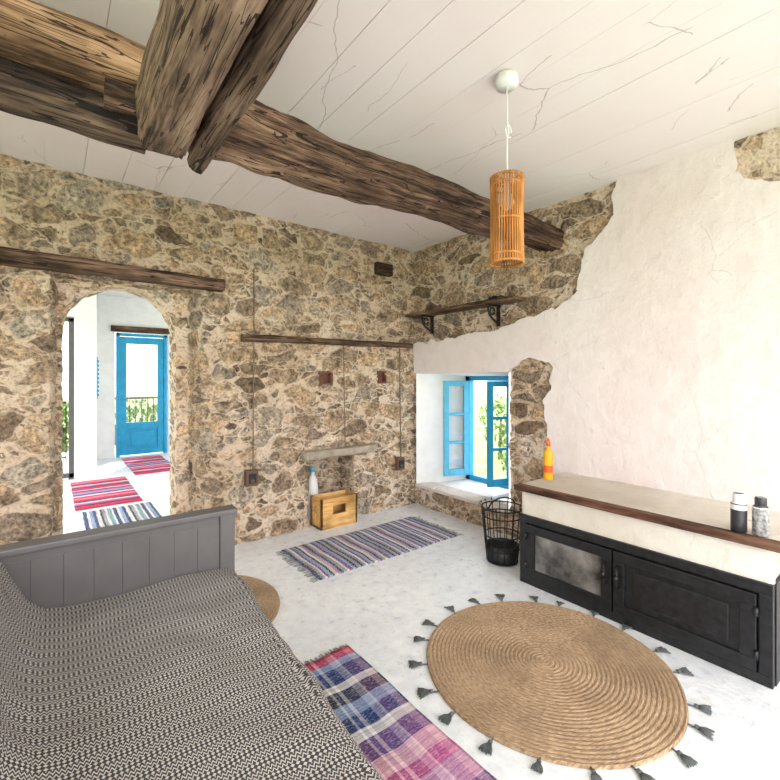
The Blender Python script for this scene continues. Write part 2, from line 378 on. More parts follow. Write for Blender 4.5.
def recess(a,b,c,d,dep,topz=True):
    tt=lines(0,dep,[],res); xx=sub(xs,a,b); zz=sub(zs,c,d)
    grid(bm,tt,zz,lambda t,z:Vector((a,YB+t,z)))
    grid(bm,tt,zz,lambda t,z:Vector((b,YB+t,z)),flip=True)
    grid(bm,xx,tt,lambda x,t:Vector((x,YB+t,d)),flip=True)
    grid(bm,xx,tt,lambda x,t:Vector((x,YB+t,c)))
    grid(bm,xx,zz,lambda x,z:Vector((x,YB+dep,z)))
recess(nx0,nx1,0,nz1,.27); recess(*v1,.12); recess(*v2,.12)
finish_stone('wall_back',bm)
# arch wall set back in the doorway
bm=bmesh.new(); ax0,ax1=.062,.790; r=(ax1-ax0)/2; cx=(ax0+ax1)/2; sp=1.665; ya=YB+.24
path=[];outer=[]
ox0,ox1,oz=-.01,.92,2.10
n1=int(sp/.018); 
for i in range(n1): z=sp*i/n1; path.append((ax0,z)); outer.append((ox0,z*(1.0)))
na=70
for i in range(na+1):
    a=math.pi-math.pi*i/na; path.append((cx+r*math.cos(a),sp+r*math.sin(a)))
    dxx,dzz=math.cos(a),math.sin(a)
    k=min(((ox1-cx) if dxx>0 else (cx-ox0))/max(abs(dxx),1e-6),(oz-sp)/max(dzz,1e-6)); outer.append((cx+dxx*k,sp+dzz*k))
for i in range(n1): z=sp*(1-(i+1)/n1); path.append((ax1,z)); outer.append((ox1,z))
idx=list(range(len(path)))
grid(bm,idx,lines(0,1,[],.08),lambda s,t:Vector((path[s][0]*(1-t)+outer[s][0]*t,ya,path[s][1]*(1-t)+outer[s][1]*t)),flip=True)
grid(bm,idx,lines(0,.22,[],.02),lambda s,t:Vector((path[s][0],ya+t,path[s][1])))
bmesh.ops.recalc_face_normals(bm,faces=bm.faces)
f0=min(bm.faces,key=lambda f:(f.calc_center_median()-Vector((ox0+.01,ya,1))).length)
if f0.normal.y>0: bmesh.ops.reverse_faces(bm,faces=bm.faces)
finish_stone('wall_arch',bm,('stone_arch',))

# ---------------------------------------------------------------- right wall (stone core)
wy0,wy1,wz0,wz1=2.31,3.50,.20,1.40
res=.02
ys=lines(-1.6,YB+.03,[wy0,wy1],res); zs2=lines(0,H+.02,[wz0,wz1],res)
bm=bmesh.new()
grid(bm,ys,zs2,lambda y,z:Vector((XR,y,z)),flip=True,skip=lambda y,z: wy0<y<wy1 and wz0<z<wz1)
finish_stone('wall_right',bm)
out=[(3.54,1.72),(3.0,1.74),(2.42,1.77),(2.02,1.856),(1.807,1.92),(1.69,2.0),(1.664,2.206),(1.56,2.34),(1.43,2.48),(1.40,2.71),
(.75,2.71),(.76,2.52),(.66,2.44),(.52,2.37),(.3,2.36),(.2,2.71),(-1.6,2.71),(-1.6,0),(1.98,0),(1.97,.6),(1.94,.9),(1.98,1.175),(1.91,1.25),(1.90,1.45),(2.0,1.49),(2.15,1.50),(2.29,1.43),(2.31,1.40),(3.5,1.40),(3.54,1.40)]
def jag(pts,amp=.045,stp=.018):
    o=[]
    for i,p in enumerate(pts):
        q=pts[(i+1)%len(pts)]; d=math.hypot(q[0]-p[0],q[1]-p[1]); n=max(1,int(d/stp)); o.append(p)
        straight=(abs(p[0]-q[0])<1e-3 and d>1) or (p[1]==q[1] and (p[1] in(0,2.71))) or d>1.1
        for k in range(1,n):
            t=k/n; a=p[0]+(q[0]-p[0])*t; b_=p[1]+(q[1]-p[1])*t
            if not straight:
                e_=math.sin(math.pi*t)**.5
                w=noise.noise_vector(Vector((a*9,b_*9,3)))*amp*e_+noise.noise_vector(Vector((a*28,b_*28,7)))*amp*.35*e_; a+=w.x; b_+=w.y
            o.append((a,b_))
    return o
bm=bmesh.new(); pts=jag(out); x0=XR-.030
vs=[bm.verts.new((x0,a,b_)) for a,b_ in pts]
es=[bm.edges.new((vs[i],vs[(i+1)%len(vs)])) for i in range(len(vs))]
bmesh.ops.triangle_fill(bm,edges=es,use_beauty=True)
rx=bmesh.ops.extrude_face_region(bm,geom=bm.faces[:]); 
for v in rx['geom']:
    if isinstance(v,bmesh.types.BMVert): v.co.x+=.05
bmesh.ops.recalc_face_normals(bm,faces=bm.faces)
pl=mk('wall_right_plaster',bm,['plaster'])
# window niche lining
bm=bmesh.new(); xb=3.62; NY0,NY1=2.60,3.26; NZ0,NZ1=.25,1.37
ts=lines(0,1,[],.1)
F=[(wy0,wz0),(wy1,wz0),(wy1,wz1),(wy0,wz1)]; B_=[(NY0,NZ0),(NY1,NZ0),(NY1,NZ1),(NY0,NZ1)]
for k in range(4):
    a,b2=F[k],F[(k+1)%4]; c,d=B_[k],B_[(k+1)%4]
    grid(bm,ts,ts,lambda s,t:Vector((XR-.02+(xb-XR+.02)*t,(a[0]+(b2[0]-a[0])*s)*(1-t)+(c[0]+(d[0]-c[0])*s)*t,(a[1]+(b2[1]-a[1])*s)*(1-t)+(c[1]+(d[1]-c[1])*s)*t)))
bmesh.ops.remove_doubles(bm,verts=bm.verts,dist=.0005)
bmesh.ops.recalc_face_normals(bm,faces=bm.faces)
mk('wall_niche',bm,['white'])
bm=bmesh.new()
for i,(a,b2) in enumerate([(2.33,2.62),(2.64,2.98),(3.0,3.22),(3.24,3.49)]):
    box(bm,XR-.045,XR+.16,a,b2,wz0-.005,wz0+.03,0,.01)
mk('window_sill',bm,['cement'])

# ---------------------------------------------------------------- window
def casement(name,w,h,mats=('blue','glass'),n=3,th=.035,st=.055):
    bm=bmesh.new()
    box(bm,0,st,-th/2,th/2,0,h,0,.004); box(bm,w-st,w,-th/2,th/2,0,h,0,.004)
    box(bm,st,w-st,-th/2,th/2,0,st*1.3,0,.004); box(bm,st,w-st,-th/2,th/2,h-st,h,0,.004)
    for k in range(1,n):
        z=st+ (h-2*st)*k/n; box(bm,st,w-st,-th/2*.7,th/2*.7,z-.014,z+.014,0)
    box(bm,st,w-st,-.003,.003,st,h-st,1)
    return mk(name,bm,list(mats))
fr=boxobj('frame',[(xb-.03,xb+.04,NY0,NY0+.05,NZ0,NZ1),(xb-.03,xb+.04,NY1-.05,NY1,NZ0,NZ1),(xb-.03,xb+.04,NY0,NY1,NZ0,NZ0+.05),(xb-.03,xb+.04,NY0,NY1,NZ1-.05,NZ1)],['blue'])
hW=.28
c1=casement('sash_1',hW,1.02,('bluepale','glass')); c1.location=(xb-.04,NY1-.045,NZ0+.05); c1.rotation_euler=(0,0,math.atan2(.14,-.30))
c2=casement('sash_2',hW,1.02); c2.location=(xb-.04,NY0+.045,NZ0+.05); c2.rotation_euler=(0,0,math.atan2(.08,-.25))
group('window_1',[fr,c1,c2])
# ---------------------------------------------------------------- floor, ceiling, other walls
boxobj('floor',[(-1.7,3.7,-1.7,8.8,-.1,0)],['floor'])
bm=bmesh.new(); x=-1.7; 
while x<3.7:
    w=random.uniform(.17,.22); z=H+random.uniform(-.0015,.0015)
    box(bm,x,min(x+w-.0022,3.75),-1.7,YB+.06,z,z+.012,0); x+=w
box(bm,-1.7,3.75,-1.7,YB+.3,H+.008,H+.08,0)
mk('ceiling',bm,['ceil'])
boxobj('wall_left',[(-1.7,-1.6,-.2,.4,0,H),(-1.7,-1.6,2.6,YB,0,H),(-1.7,-1.6,.4,2.6,0,.5),(-1.7,-1.6,.4,2.6,2.4,H)],['white'])
# hall beyond the arch
boxobj('ceiling_hall',[(-1.7,3.75,YB+.27,8.9,H+.03,H+.1)],['white'])
boxobj('wall_hall_back',[(.5,.86,8.7,8.9,0,H+.03),(1.68,3.7,8.7,8.9,0,H+.03),(.86,1.68,8.7,8.9,2.14,H+.03)],['white'])
boxobj('wall_hall_left',[(.27,.50,7.2,8.9,0,H+.03)],['white'])
boxobj('wall_hall_header',[(-1.7,.27,7.2,7.3,2.17,H+.03)],['white'])
boxobj('wall_hall_right',[(3.65,3.75,YB+.48,5.0,0,H+.03),(3.65,3.75,7.4,8.9,0,H+.03)],['white'])
boxobj('trim_1',[(.8,1.74,8.66,8.72,2.14,2.24)],['lintel'])
boxobj('wall_hall_front',[(.93,3.75,YB+.32,YB+.48,0,H+.03),(-1.7,.0,YB+.32,YB+.48,0,H+.03),(.0,.93,YB+.35,YB+.48,2.09,H+.03)],['white'])
boxobj('hall_beam',[(-1.0,3.6,5.6,5.78,H-.12,H+.03,0,.02)],['white'])
# blue glazed door
bm=bmesh.new()
a,b2,y=.88,1.66,8.72
box(bm,a,a+.05,y-.04,y+.06,0,2.12,0,.004);box(bm,b2-.05,b2,y-.04,y+.06,0,2.12,0,.004);box(bm,a,b2,y-.04,y+.06,2.07,2.12,0,.004)
box(bm,a+.05,a+.15,y-.02,y+.03,.02,2.06,0,.004);box(bm,b2-.15,b2-.05,y-.02,y+.03,.02,2.06,0,.004)
box(bm,a+.15,b2-.15,y-.02,y+.03,1.94,2.06,0,.004);box(bm,a+.15,b2-.15,y-.02,y+.03,.46,.58,0,.004);box(bm,a+.15,b2-.15,y-.02,y+.03,.02,.12,0,.004)
box(bm,a+.15,b2-.15,y,y+.02,.12,.46,0);box(bm,a+.22,b2-.22,y-.015,y,.18,.40,0,.004)
box(bm,a+.15,b2-.15,y,y+.006,.58,1.94,1)
tube(bm,[(a+.1,y-.02,1.02),(a+.1,y-.07,1.02),(a+.2,y-.07,1.02)],.008,6,2)
mk('door_1',bm,['blue','glass','silver'])
# glazed terrace door at the left of the hall
bm=bmesh.new()
for xx in (-1.6,-.7,.22): box(bm,xx-.03,xx+.03,7.2,7.26,0,2.15,0,.003)
for zz_ in (0.02,2.1): box(bm,-1.6,.25,7.2,7.26,zz_,zz_+.06,0,.003)
box(bm,-1.57,.2,7.22,7.226,.05,2.1,1)
mk('terrace_door',bm,['grey','glass'])
bm=bmesh.new(); box(bm,.505,.53,7.45,7.62,1.05,1.65,0,.004); 
for k in range(9): box(bm,.53,.545,7.47,7.60,1.09+k*.06,1.125+k*.06,0)
mk('wall_shutter',bm,['blue'])
def railing(name,p,q,n,h=1.0):
    bm=bmesh.new(); p=Vector(p);q=Vector(q)
    tube(bm,[p+Vector((0,0,h)),q+Vector((0,0,h))],.02,8); tube(bm,[p+Vector((0,0,.1)),q+Vector((0,0,.1))],.014,8)
    for i in range(n+1):
        c=p.lerp(q,i/n); tube(bm,[c,c+Vector((0,0,h))],.009,6)
    mk(name,bm,['wire'])
railing('balcony_railing',(.3,10.0,-.05),(2.6,10.0,-.05),22,1.0)
railing('balcony_railing',(-1.8,8.9,-.05),(.2,8.9,-.05),18,1.0)
boxobj('balcony_floor',[(-2.2,3.4,8.9,10.2,-.15,-.05),(-2.2,.26,7.3,8.9,-.15,-.05)],['pave'])
boxobj('ground_outside',[(-30,40,-30,60,-.9,-.75)],['ground'])
boxobj('terrace_outside',[(3.72,5.6,-1,9,-.75,-.3)],['pave'])
def shrub(name,c,r,h,n=260,seed=1):
    rnd=random.Random(seed); bm=bmesh.new()
    for i in range(n):
        th=rnd.uniform(0,6.28); ph=math.acos(rnd.uniform(-.6,1)); k=rnd.uniform(.55,1)
        p=Vector((c[0]+r*k*math.sin(ph)*math.cos(th),c[1]+r*k*math.sin(ph)*math.sin(th),c[2]+h*.5+h*.5*k*math.cos(ph)))
        s=rnd.uniform(.06,.12)*max(.6,r)
        for j in range(3):
            d=Euler((rnd.uniform(0,3),rnd.uniform(0,3),rnd.uniform(0,3))).to_matrix()
            q=[bm.verts.new(p+d@Vector(v)*s) for v in ((-1,0,0),(0,-.45,.1),(1,0,0),(0,.45,.1))]
            bm.faces.new(q)
    tube(bm,[(c[0],c[1],c[2]),(c[0]+.03,c[1],c[2]+h*.6)],.06*r+.02,8,1,(1,.5))
    mk(name,bm,['leaf','lintel'])
shrub('garden_shrub',(9.5,7.4,-.75),.6,1.7,seed=2)
shrub('garden_shrub',(7.0,5.0,-.75),.45,1.5,seed=3)
for i,(a,b2) in enumerate([(.9,12.2),(1.7,12.4),(2.4,12.2),(.2,12.3),(-.5,12),(-1.3,12.2)]):
    shrub('garden_shrub',(a,b2,-.75),.8,1.65,seed=10+i)

# ---------------------------------------------------------------- beams
def log(name,p0,p1,w,h,w1,h1,mat,sq=.6,amp=.02,seed=0,nl=90,ns=36,bend=(0,0),endcut=None):
    bm=bmesh.new(); p0=Vector(p0);p1=Vector(p1); d=(p1-p0); Ln=d.length; d.normalize()
    side=d.cross(Vector((0,0,1))).normalized(); up=side.cross(d).normalized(); rings=[]
    for k in range(nl+1):
        t=k/nl; c=p0.lerp(p1,t)+side*bend[0]*math.sin(math.pi*t)+up*bend[1]*math.sin(math.pi*t)
        c+=up*noise.noise(Vector((t*Ln*1.3,seed,0)))*amp*1.5+side*noise.noise(Vector((t*Ln*1.3,seed+9,0)))*amp*1.5
        W_=(w+(w1-w)*t)/2; H_=(h+(h1-h)*t)/2; ring=[]
        for i in range(ns):
            a=2*math.pi*i/ns; ca,sa=math.cos(a),math.sin(a); e=sq
            x=math.copysign(abs(ca)**e,ca)*W_; z=math.copysign(abs(sa)**e,sa)*H_
            P_=c+side*x+up*z
            nn=noise.noise(Vector((t*Ln*2.5+seed,ca*1.5,sa*1.5)))*amp+noise.noise(Vector((t*Ln*6+seed,ca*4,sa*4)))*amp*.6+noise.noise(Vector((t*Ln*1.2+seed,ca*11,sa*11)))*amp*.7
            off=d*0
            if endcut and t>.5: off=d*(endcut(ca,sa))*((t-.5)*2)**3
            ring.append(bm.verts.new(P_+(side*ca+up*sa)*nn+off))
        rings.append(ring)
    for k in range(nl):
        for i in range(ns): bm.faces.new((rings[k][i],rings[k][(i+1)%ns],rings[k+1][(i+1)%ns],rings[k+1][i]))
    bm.faces.new(list(reversed(rings[0]))); bm.faces.new(rings[-1])
    bmesh.ops.recalc_face_normals(bm,faces=bm.faces)
    return mk(name,bm,[mat],True)
log('ceiling_beam',(.15,1.93,2.42),(3.14,1.91,2.42),.24,.25,.20,.18,'beam_main',.72,.024,3,150,48,bend=(.02,.0))
log('ceiling_beam',(-1.65,1.83,2.47),(.50,1.86,2.47),.20,.17,.19,.19,'beam_light',.85,.013,8,bend=(0,.0))
log('ceiling_beam',(-1.65,1.97,2.31),(.30,1.96,2.36),.20,.14,.2,.17,'beam_dark',.8,.013,14)
log('tie_beam',(.322,-1.6,2.33),(.318,1.79,2.30),.135,.24,.165,.26,'cross_light',.42,.012,21,100,48)
log('tie_beam',(.405,-1.6,2.37),(.470,1.80,2.31),.05,.20,.09,.23,'cross_dark',.5,.012,33,100,40,endcut=lambda c,s:-.10*s)
boxobj('beam_mortise',[(.285,.320,1.38,1.45,2.17,2.205)],['wire'])
log('trim_lintel',(-.26,YB-.03,2.085),(1.07,YB-.03,2.08),.14,.095,.13,.085,'lintel',.45,.008,4,60)
log('trim_lace_timber',(1.22,YB-.02,1.675),(3.04,YB-.02,1.695),.07,.055,.06,.05,'lintel',.5,.006,5,60)
log('trim_timber_end',(2.57,YB-.01,2.45),(2.76,YB-.01,2.45),.09,.12,.09,.12,'lintel',.4,.006,6,12)
# ---------------------------------------------------------------- pendant lamp
px,py=1.616,1.222
can=lathe('canopy',[(.0005,0),(.048,0),(.05,.012),(.05,.045),(.01,.05)],['whitep'],loc=(px,py,H-.053))
bm=bmesh.new(); tube(bm,[(px,py,H-.05),(px+.004,py,2.5),(px+.012,py,2.46),(px+.002,py,2.42),(px,py,2.25)],.0035,6)
tube(bm,[(px+.012+.02*math.cos(a*.35),py,2.46+.028*math.sin(a*.35)) for a in range(18)],.003,5)
cord=mk('cord',bm,['whitep'])
bm=bmesh.new(); R0=.072
for i in range(38):
    a=2*math.pi*i/38; pts_=[]
    for k in range(9):
        t=k/8; rr=R0*(1-.05*math.sin(math.pi*t)); pts_.append((px+rr*math.cos(a),py+rr*math.sin(a),1.86+.39*t))
    tube(bm,pts_,.0042,5)
for z,rr in ((1.868,R0),(1.90,R0*.98),(2.055,R0*.95),(2.21,R0*.98),(2.242,R0)):
    tube(bm,circ(px,py,z,rr),.005,6,closed=True)
for a in (0,math.pi/2): tube(bm,[(px-R0*math.cos(a),py-R0*math.sin(a),2.235),(px+R0*math.cos(a),py+R0*math.sin(a),2.235)],.004,5)
shade=mk('bamboo_shade',bm,['bamboo'])
bulb=lathe('bulb',[(.002,0),(.025,.012),(.032,.035),(.026,.06),(.014,.085),(.014,.13)],['whitep'],loc=(px,py,2.10))
group('pendant_lamp',[can,cord,shade,bulb])
# ---------------------------------------------------------------- wall shelf
sh=boxobj('board',[(2.92,XR-.0,2.15,3.50,1.985,2.015,0,.005)],['shelfwood'])
bm=bmesh.new()
for y in (2.42,3.26):
    box(bm,XR-.03,XR-.005,y-.012,y+.012,1.80,1.985,0); box(bm,2.93,XR-.005,y-.012,y+.012,1.97,1.985,0)
    tube(bm,[(2.94,y,1.965),(2.955,y,1.90),(3.0,y,1.86),(XR-.02,y,1.82)],.010,6)
    tube(bm,[(3.0+.03*math.cos(a*.5),y,1.925+.03*math.sin(a*.5)) for a in range(13)],.008,6)
br=mk('brackets',bm,['black'])
group('wall_shelf',[sh,br])
bm=bmesh.new(); box(bm,2.97,3.03,2.38,2.40,2.016,2.05); tube(bm,[(3.0,2.3+k*.02,2.03+.012*math.sin(k)) for k in range(9)],.008,6)
mk('iron_latch',bm,['black'])
# ---------------------------------------------------------------- fireplace bench / cabinet
Y0,Y1=.47,1.76; XF=2.475
ma=boxobj('masonry',[(XF+.03,XR-.035,Y0+.01,Y1,0,.61,0,.008)],['cement'])
bm=bmesh.new(); box(bm,XF+.005,XF+.05,Y0,Y1,.43,.60,0,.02)
band=mk('plaster_band',bm,['band'])
slab=boxobj('slab',[(XF-.035,XF+.03,Y0-.3,Y1+.03,.605,.642,0,.006)],['mantel'])
slab2=boxobj('slab_top',[(XF+.03,XR-.032,Y0-.3,Y1+.02,.61,.638)],['cement'])
bm=bmesh.new(); x=XF-.01
box(bm,x,x+.05,Y0,Y1,.40,.45,0,.004); box(bm,x,x+.05,Y0,Y1,0.0,.05,0,.004)
box(bm,x,x+.05,Y0,Y0+.05,.05,.40,0,.004); box(bm,x,x+.05,Y1-.05,Y1,.05,.40,0,.004)
box(bm,x+.03,x+.05,Y0,Y1,.03,.42,0)
ym=1.15
for a,b2,g in ((Y0+.055,ym-.004,0),(ym+.004,Y1-.055,1)):
    box(bm,x-.012,x+.02,a,b2,.055,.11,0,.004); box(bm,x-.012,x+.02,a,b2,.34,.395,0,.004)
    box(bm,x-.012,x+.02,a,a+.06,.11,.34,0,.004); box(bm,x-.012,x+.02,b2-.06,b2,.11,.34,0,.004)
    box(bm,x+.002,x+.008,a+.06,b2-.06,.11,.34,g)
    if g==0: box(bm,x-.004,x+.01,a+.10,b2-.10,.14,.31,0,.006)
for y in (ym-.035,ym+.035):
    tube(bm,[(x-.012,y,.20),(x-.045,y,.21),(x-.045,y,.31),(x-.012,y,.32)],.008,6)
    tube(bm,[(x-.045,y,.245),(x-.045,y,.275)],.013,8)
for y in (Y0+.055,Y1-.055):
    for z in (.13,.32): tube(bm,[(x-.016,y,z-.02),(x-.016,y,z+.02)],.01,8)
doors=mk('iron_doors',bm,['black','stoveglass'])
side=boxobj('side_panel',[(XF+.03,XR-.035,Y0-.004,Y0+.02,0,.45)],['black'])
group('fireplace_cabinet',[ma,band,slab,slab2,doors,side])
zt=.642
def spray(name,x,y,mats,mids,h=.17,r=.031):
    k=h/.17
    return lathe(name,[(r*.9,0),(r,.004),(r,.05*k),(r,.10*k),(r,.122*k),(r*.97,.127*k),(r*.7,.135*k),(r*.72,.136*k),(r*.72,.165*k),(r*.66,.17*k)],mats,mids=mids,loc=(x,y,zt))
spray('spray_can',2.510,.60,['inox','label','whitep','red'],[0,0,0,2,0,2,2,2,2],.175)
spray('spray_can',2.530,.525,['label','inox','whitep'],[0,0,0,0,2,1,1,1,1],.17)
lathe('silicone_can',[(.03,0),(.032,.004),(.032,.05),(.032,.10),(.032,.17),(.032,.19),(.022,.205),(.012,.21),(.012,.235),(.016,.236),(.016,.262),(.006,.29)],['yellow','red','whitep'],mids=[0,0,1,0,0,0,0,0,1,1,1],loc=(2.76,1.735,.639))
# ---------------------------------------------------------------- wire basket
bx,by=2.63,2.03; bm=bmesh.new()
for z,r_ in ((.012,.11),(.10,.12),(.20,.13),(.34,.145),(.40,.15)): tube(bm,circ(bx,by,z,r_,28),.005,6,closed=True)
for i in range(16):
    a=2*math.pi*i/16; c,s=math.cos(a),math.sin(a)
    tube(bm,[(bx+c*.11,by+s*.11,.012),(bx+c*.13,by+s*.13,.20),(bx+c*.15,by+s*.15,.40),(bx+c*.162,by+s*.162,.425),(bx+c*.17,by+s*.17,.41)],.0038,5)
tube(bm,[(bx+.15*math.cos(t)*.999,by+.02*math.sin(t),.40+.06*math.sin(t)) for t in [math.pi*k/14 for k in range(15)]],.006,6)
wires=mk('wires',bm,['wire'])
pot=lathe('liner',[(.105,0.004),(.114,.04),(.119,.13),(.115,.13),(.10,.02)],['black'],loc=(bx,by,0))
group('wire_basket',[wires,pot])
# ---------------------------------------------------------------- niche things
bm=bmesh.new(); a,b2,y0,y1=1.885,2.265,YB-.14,YB+.06
box(bm,a,a+.018,y0,y1,0,.27,0,.002);box(bm,b2-.018,b2,y0,y1,0,.27,0,.002);box(bm,a,b2,y1-.018,y1,0,.27,0,.002)
box(bm,a,b2,y0,y1,.0,.018,0)
box(bm,a,b2,y0,y0+.018,.02,.12,0,.002); box(bm,a,b2,y0,y0+.018,.20,.27,0,.002)
xm=(a+b2)/2
box(bm,a,xm-.07,y0,y0+.018,.12,.20,0);box(bm,xm+.07,b2,y0,y0+.018,.12,.20,0)
mk('wooden_crate',bm,['pine'])
lathe('detergent_bottle',[(.05,0),(.055,.01),(.055,.30),(.045,.40),(.02,.44),(.02,.47),(.026,.471),(.026,.51),(.016,.52)],['whitep','bluepale'],mids=[0,0,0,0,0,1,1,1],loc=(1.94,YB+.13,.0))
log('niche_slate',(1.77,YB-.025,.66),(2.54,YB-.025,.665),.15,.085,.13,.07,'slate',.45,.010,9,40)
for i,(a,b2,c,d) in enumerate((v1,v2)):
    boxobj('terracotta_vent',[(a,a+.018,YB+.005,YB+.09,c,d),(b2-.018,b2,YB+.005,YB+.09,c,d),(a+.018,b2-.018,YB+.005,YB+.09,c,c+.018),(a+.018,b2-.018,YB+.005,YB+.09,d-.018,d),(a+.018,b2-.018,YB+.07,YB+.08,c+.018,d-.018)],['terracotta'])
for (x,z) in ((1.30,.53),(2.87,.46)):
    bm=bmesh.new(); box(bm,x-.05,x+.05,YB-.055,YB+.01,z-.065,z+.065,0,.008); box(bm,x-.032,x+.032,YB-.062,YB-.054,z-.04,z+.04,1,.003)
    tube(bm,[(x,YB-.066,z-.018),(x,YB-.06,z-.018)],.014,10,0)
    mk('socket_box',bm,['brown','black'])
for P3,rr in (([(1.31,YB-.035,.597),(1.315,YB-.035,1.2),(1.32,YB-.035,1.7),(1.32,YB-.03,2.25)],.005),([(2.88,YB-.035,.528),(2.87,YB-.035,1.1),(2.86,YB-.035,1.66)],.006),([(2.20,YB-.035,.71),(2.19,YB-.035,1.1),(2.18,YB-.035,1.66)],.004)):
    bm=bmesh.new(); tube(bm,P3,rr,6); mk('electric_conduit',bm,['conduit'])
# ---------------------------------------------------------------- rugs
def rug(name,x0,x1,y0,y1,mat,long='x',fr=0,wav=.006,skew=0):
    bm=bmesh.new(); uvl=bm.loops.layers.uv.new('UVMap'); nxn,nyn=50,50
    def P_(s,t,z=0):
        x=x0+(x1-x0)*s+skew*(t-.5); y=y0+(y1-y0)*t
        e=.012
        x+=noise.noise(Vector((t*4,x0,1)))*e; y+=noise.noise(Vector((s*4,y0,2)))*e
        return Vector((x,y,.009+z+abs(noise.noise(Vector((x*5,y*5,0))))*wav))
    G_=[[bm.verts.new(P_(i/nxn,j/nyn)) for j in range(nyn+1)] for i in range(nxn+1)]
    for i in range(nxn):
        for j in range(nyn):
            f=bm.faces.new((G_[i][j],G_[i+1][j],G_[i+1][j+1],G_[i][j+1])); f.smooth=True
            for lp,(s,t) in zip(f.loops,((i,j),(i+1,j),(i+1,j+1),(i,j+1))):
                a,c=s/nxn*(x1-x0),t/nyn*(y1-y0)
                lp[uvl].uv=(c,a) if long=='x' else (a,c)
    be=[e for e in bm.edges if e.is_boundary]
    r_=bmesh.ops.extrude_edge_only(bm,edges=be)
    for g in r_['geom']:
        if isinstance(g,bmesh.types.BMVert): g.co.z=.001
    if fr:
        rnd=random.Random(3)
        for e_ in (0,1):
            for k in range(46):
                t=(k+.5)/46
                if long=='x':
                    p=P_(e_,t); d=Vector(((1 if e_ else -1),rnd.uniform(-.35,.35),0))
                else:
                    p=P_(t,e_); d=Vector((rnd.uniform(-.35,.35),(1 if e_ else -1),0))
                p.z=.007; q=p+d*fr*rnd.uniform(.7,1.1); q.z=.003
                tube(bm,[p,(p+q)/2,q],.0028,4,1)
    bmesh.ops.recalc_face_normals(bm,faces=bm.faces)
    return mk(name,bm,[mat,'label'])
rug('rag_rug',1.42,2.74,2.58,3.20,'rug_far','x',.06)
rug('plaid_rug',.68,1.175,.25,1.85,'rug_plaid','y',.035,.008)
rug('red_rug',.2,.80,5.45,6.9,'rug_red','y')
rug('mono_rug',.25,.85,4.70,5.32,'rug_bw','x')
rug('red_rug',.93,1.50,6.95,8.5,'rug_red','y')
def jute(name,cx,cy,R_,nr,tass=0):
    bm=bmesh.new(); uvl=bm.loops.layers.uv.new('UVMap'); ns=160; rings=[]; per=6; tot=nr*per
    for k in range(1,tot+1):
        rr=R_*k/tot; ring=[]
        for i in range(ns):
            a=2*math.pi*i/ns; h=.009+.005*abs(math.sin(math.pi*(k/per+a/(2*math.pi))))**.7
            if k==tot: h=.001
            r2=rr*(1+.012*noise.noise(Vector((math.cos(a)*1.5,math.sin(a)*1.5,cx)))*k/tot)
            ring.append(bm.verts.new((cx+r2*math.cos(a),cy+r2*math.sin(a),h)))
        rings.append(ring)
    c0=bm.verts.new((cx,cy,.012))
    for i in range(ns): bm.faces.new((c0,rings[0][i],rings[0][(i+1)%ns]))
    for k in range(tot-1):
        for i in range(ns):
            f=bm.faces.new((rings[k][i],rings[k+1][i],rings[k+1][(i+1)%ns],rings[k][(i+1)%ns])); f.smooth=True
            for lp,(kk,ii) in zip(f.loops,((k,i),(k+1,i),(k+1,i+1),(k,i+1))):
                lp[uvl].uv=(ii/ns*2*math.pi*R_*(kk+1)/tot*1.0,kk/tot*R_)
    body=mk('coil',bm,['jute']); parts=[body]
    if tass:
        bm=bmesh.new(); rnd=random.Random(5)
        for i in range(tass):
            a=2*math.pi*(i+.3)/tass+rnd.uniform(-.05,.05); d=Vector((math.cos(a+rnd.uniform(-.35,.35)),math.sin(a+rnd.uniform(-.35,.35)),0)); p=Vector((cx+R_*math.cos(a),cy+R_*math.sin(a),.006))
            q=p+d*.025; tube(bm,[p-d*.02,q],.0035,5); s=Vector((-d.y,d.x,0))
            tube(bm,[q-d*.003+Vector((0,0,.004)),q+d*.010+Vector((0,0,.004))],.008,8)
            for j in range(18):
                f=(j/17-.5)*2; e=q+d*rnd.uniform(.048,.058)+s*f*.026; e.z=.004+rnd.uniform(0,.006)
                st=q+d*.009+s*f*.005; st.z=.009
                md=(st+e)/2+s*f*.004; md.z=.010
                tube(bm,[st,md,e],.0042,4,0,(1,.6))
        parts.append(mk('tassels',bm,['tassel']))
    return group(name,parts)
jute('round_jute_rug',1.845,1.175,.56,29,21)
jute('round_jute_rug',.65,2.66,.48,20,0)
# ---------------------------------------------------------------- daybed
bx0,bx1=-.21,.66; yh=2.02
bm=bmesh.new()
box(bm,bx0,bx1,yh,yh+.05,.10,.73,0,.004)
for i in range(8):
    a=bx0+.06+(bx1-bx0-.12)*i/8; box(bm,a+.0006,a+(bx1-bx0-.12)/8-.0006,yh-.003,yh+.002,.12,.70,0,.001)
box(bm,bx0-.01,bx1+.015,yh-.02,yh+.065,.73,.755,0,.006)
box(bm,bx1-.06,bx1+.005,yh-.012,yh+.055,0,.73,0,.004); box(bm,bx0,bx0+.06,yh-.012,yh+.055,0,.73,0,.004)
hb=mk('headboard',bm,['grey'])
TP=.072
def tapx(x,y): return x-(TP*(yh-y))*max(0,min(1,(x+.0)/.5))
bm=bmesh.new(); bf=tapx(bx1,0)
box(bm,bx0,bf,.0,.05,.10,.73,0,.004); box(bm,bx0-.01,bf+.015,-.02,.065,.73,.755,0,.006); box(bm,bf-.06,bf,-.005,.055,0,.73,0,.004); box(bm,bx0,bx0+.06,-.005,.055,0,.73,0,.004)
fb=mk('footboard',bm,['grey'])
rl=boxobj('side_rails',[(bx1-.03,bx1-.005,.05,yh,.08,.34,0,.004),(bx0,bx0+.03,.05,yh,.08,.72,0,.004)],['grey'])
mt=boxobj('mattress',[(bx0+.03,bx1-.03,.06,yh-.01,.30,.475,0,.03)],['mattress'])
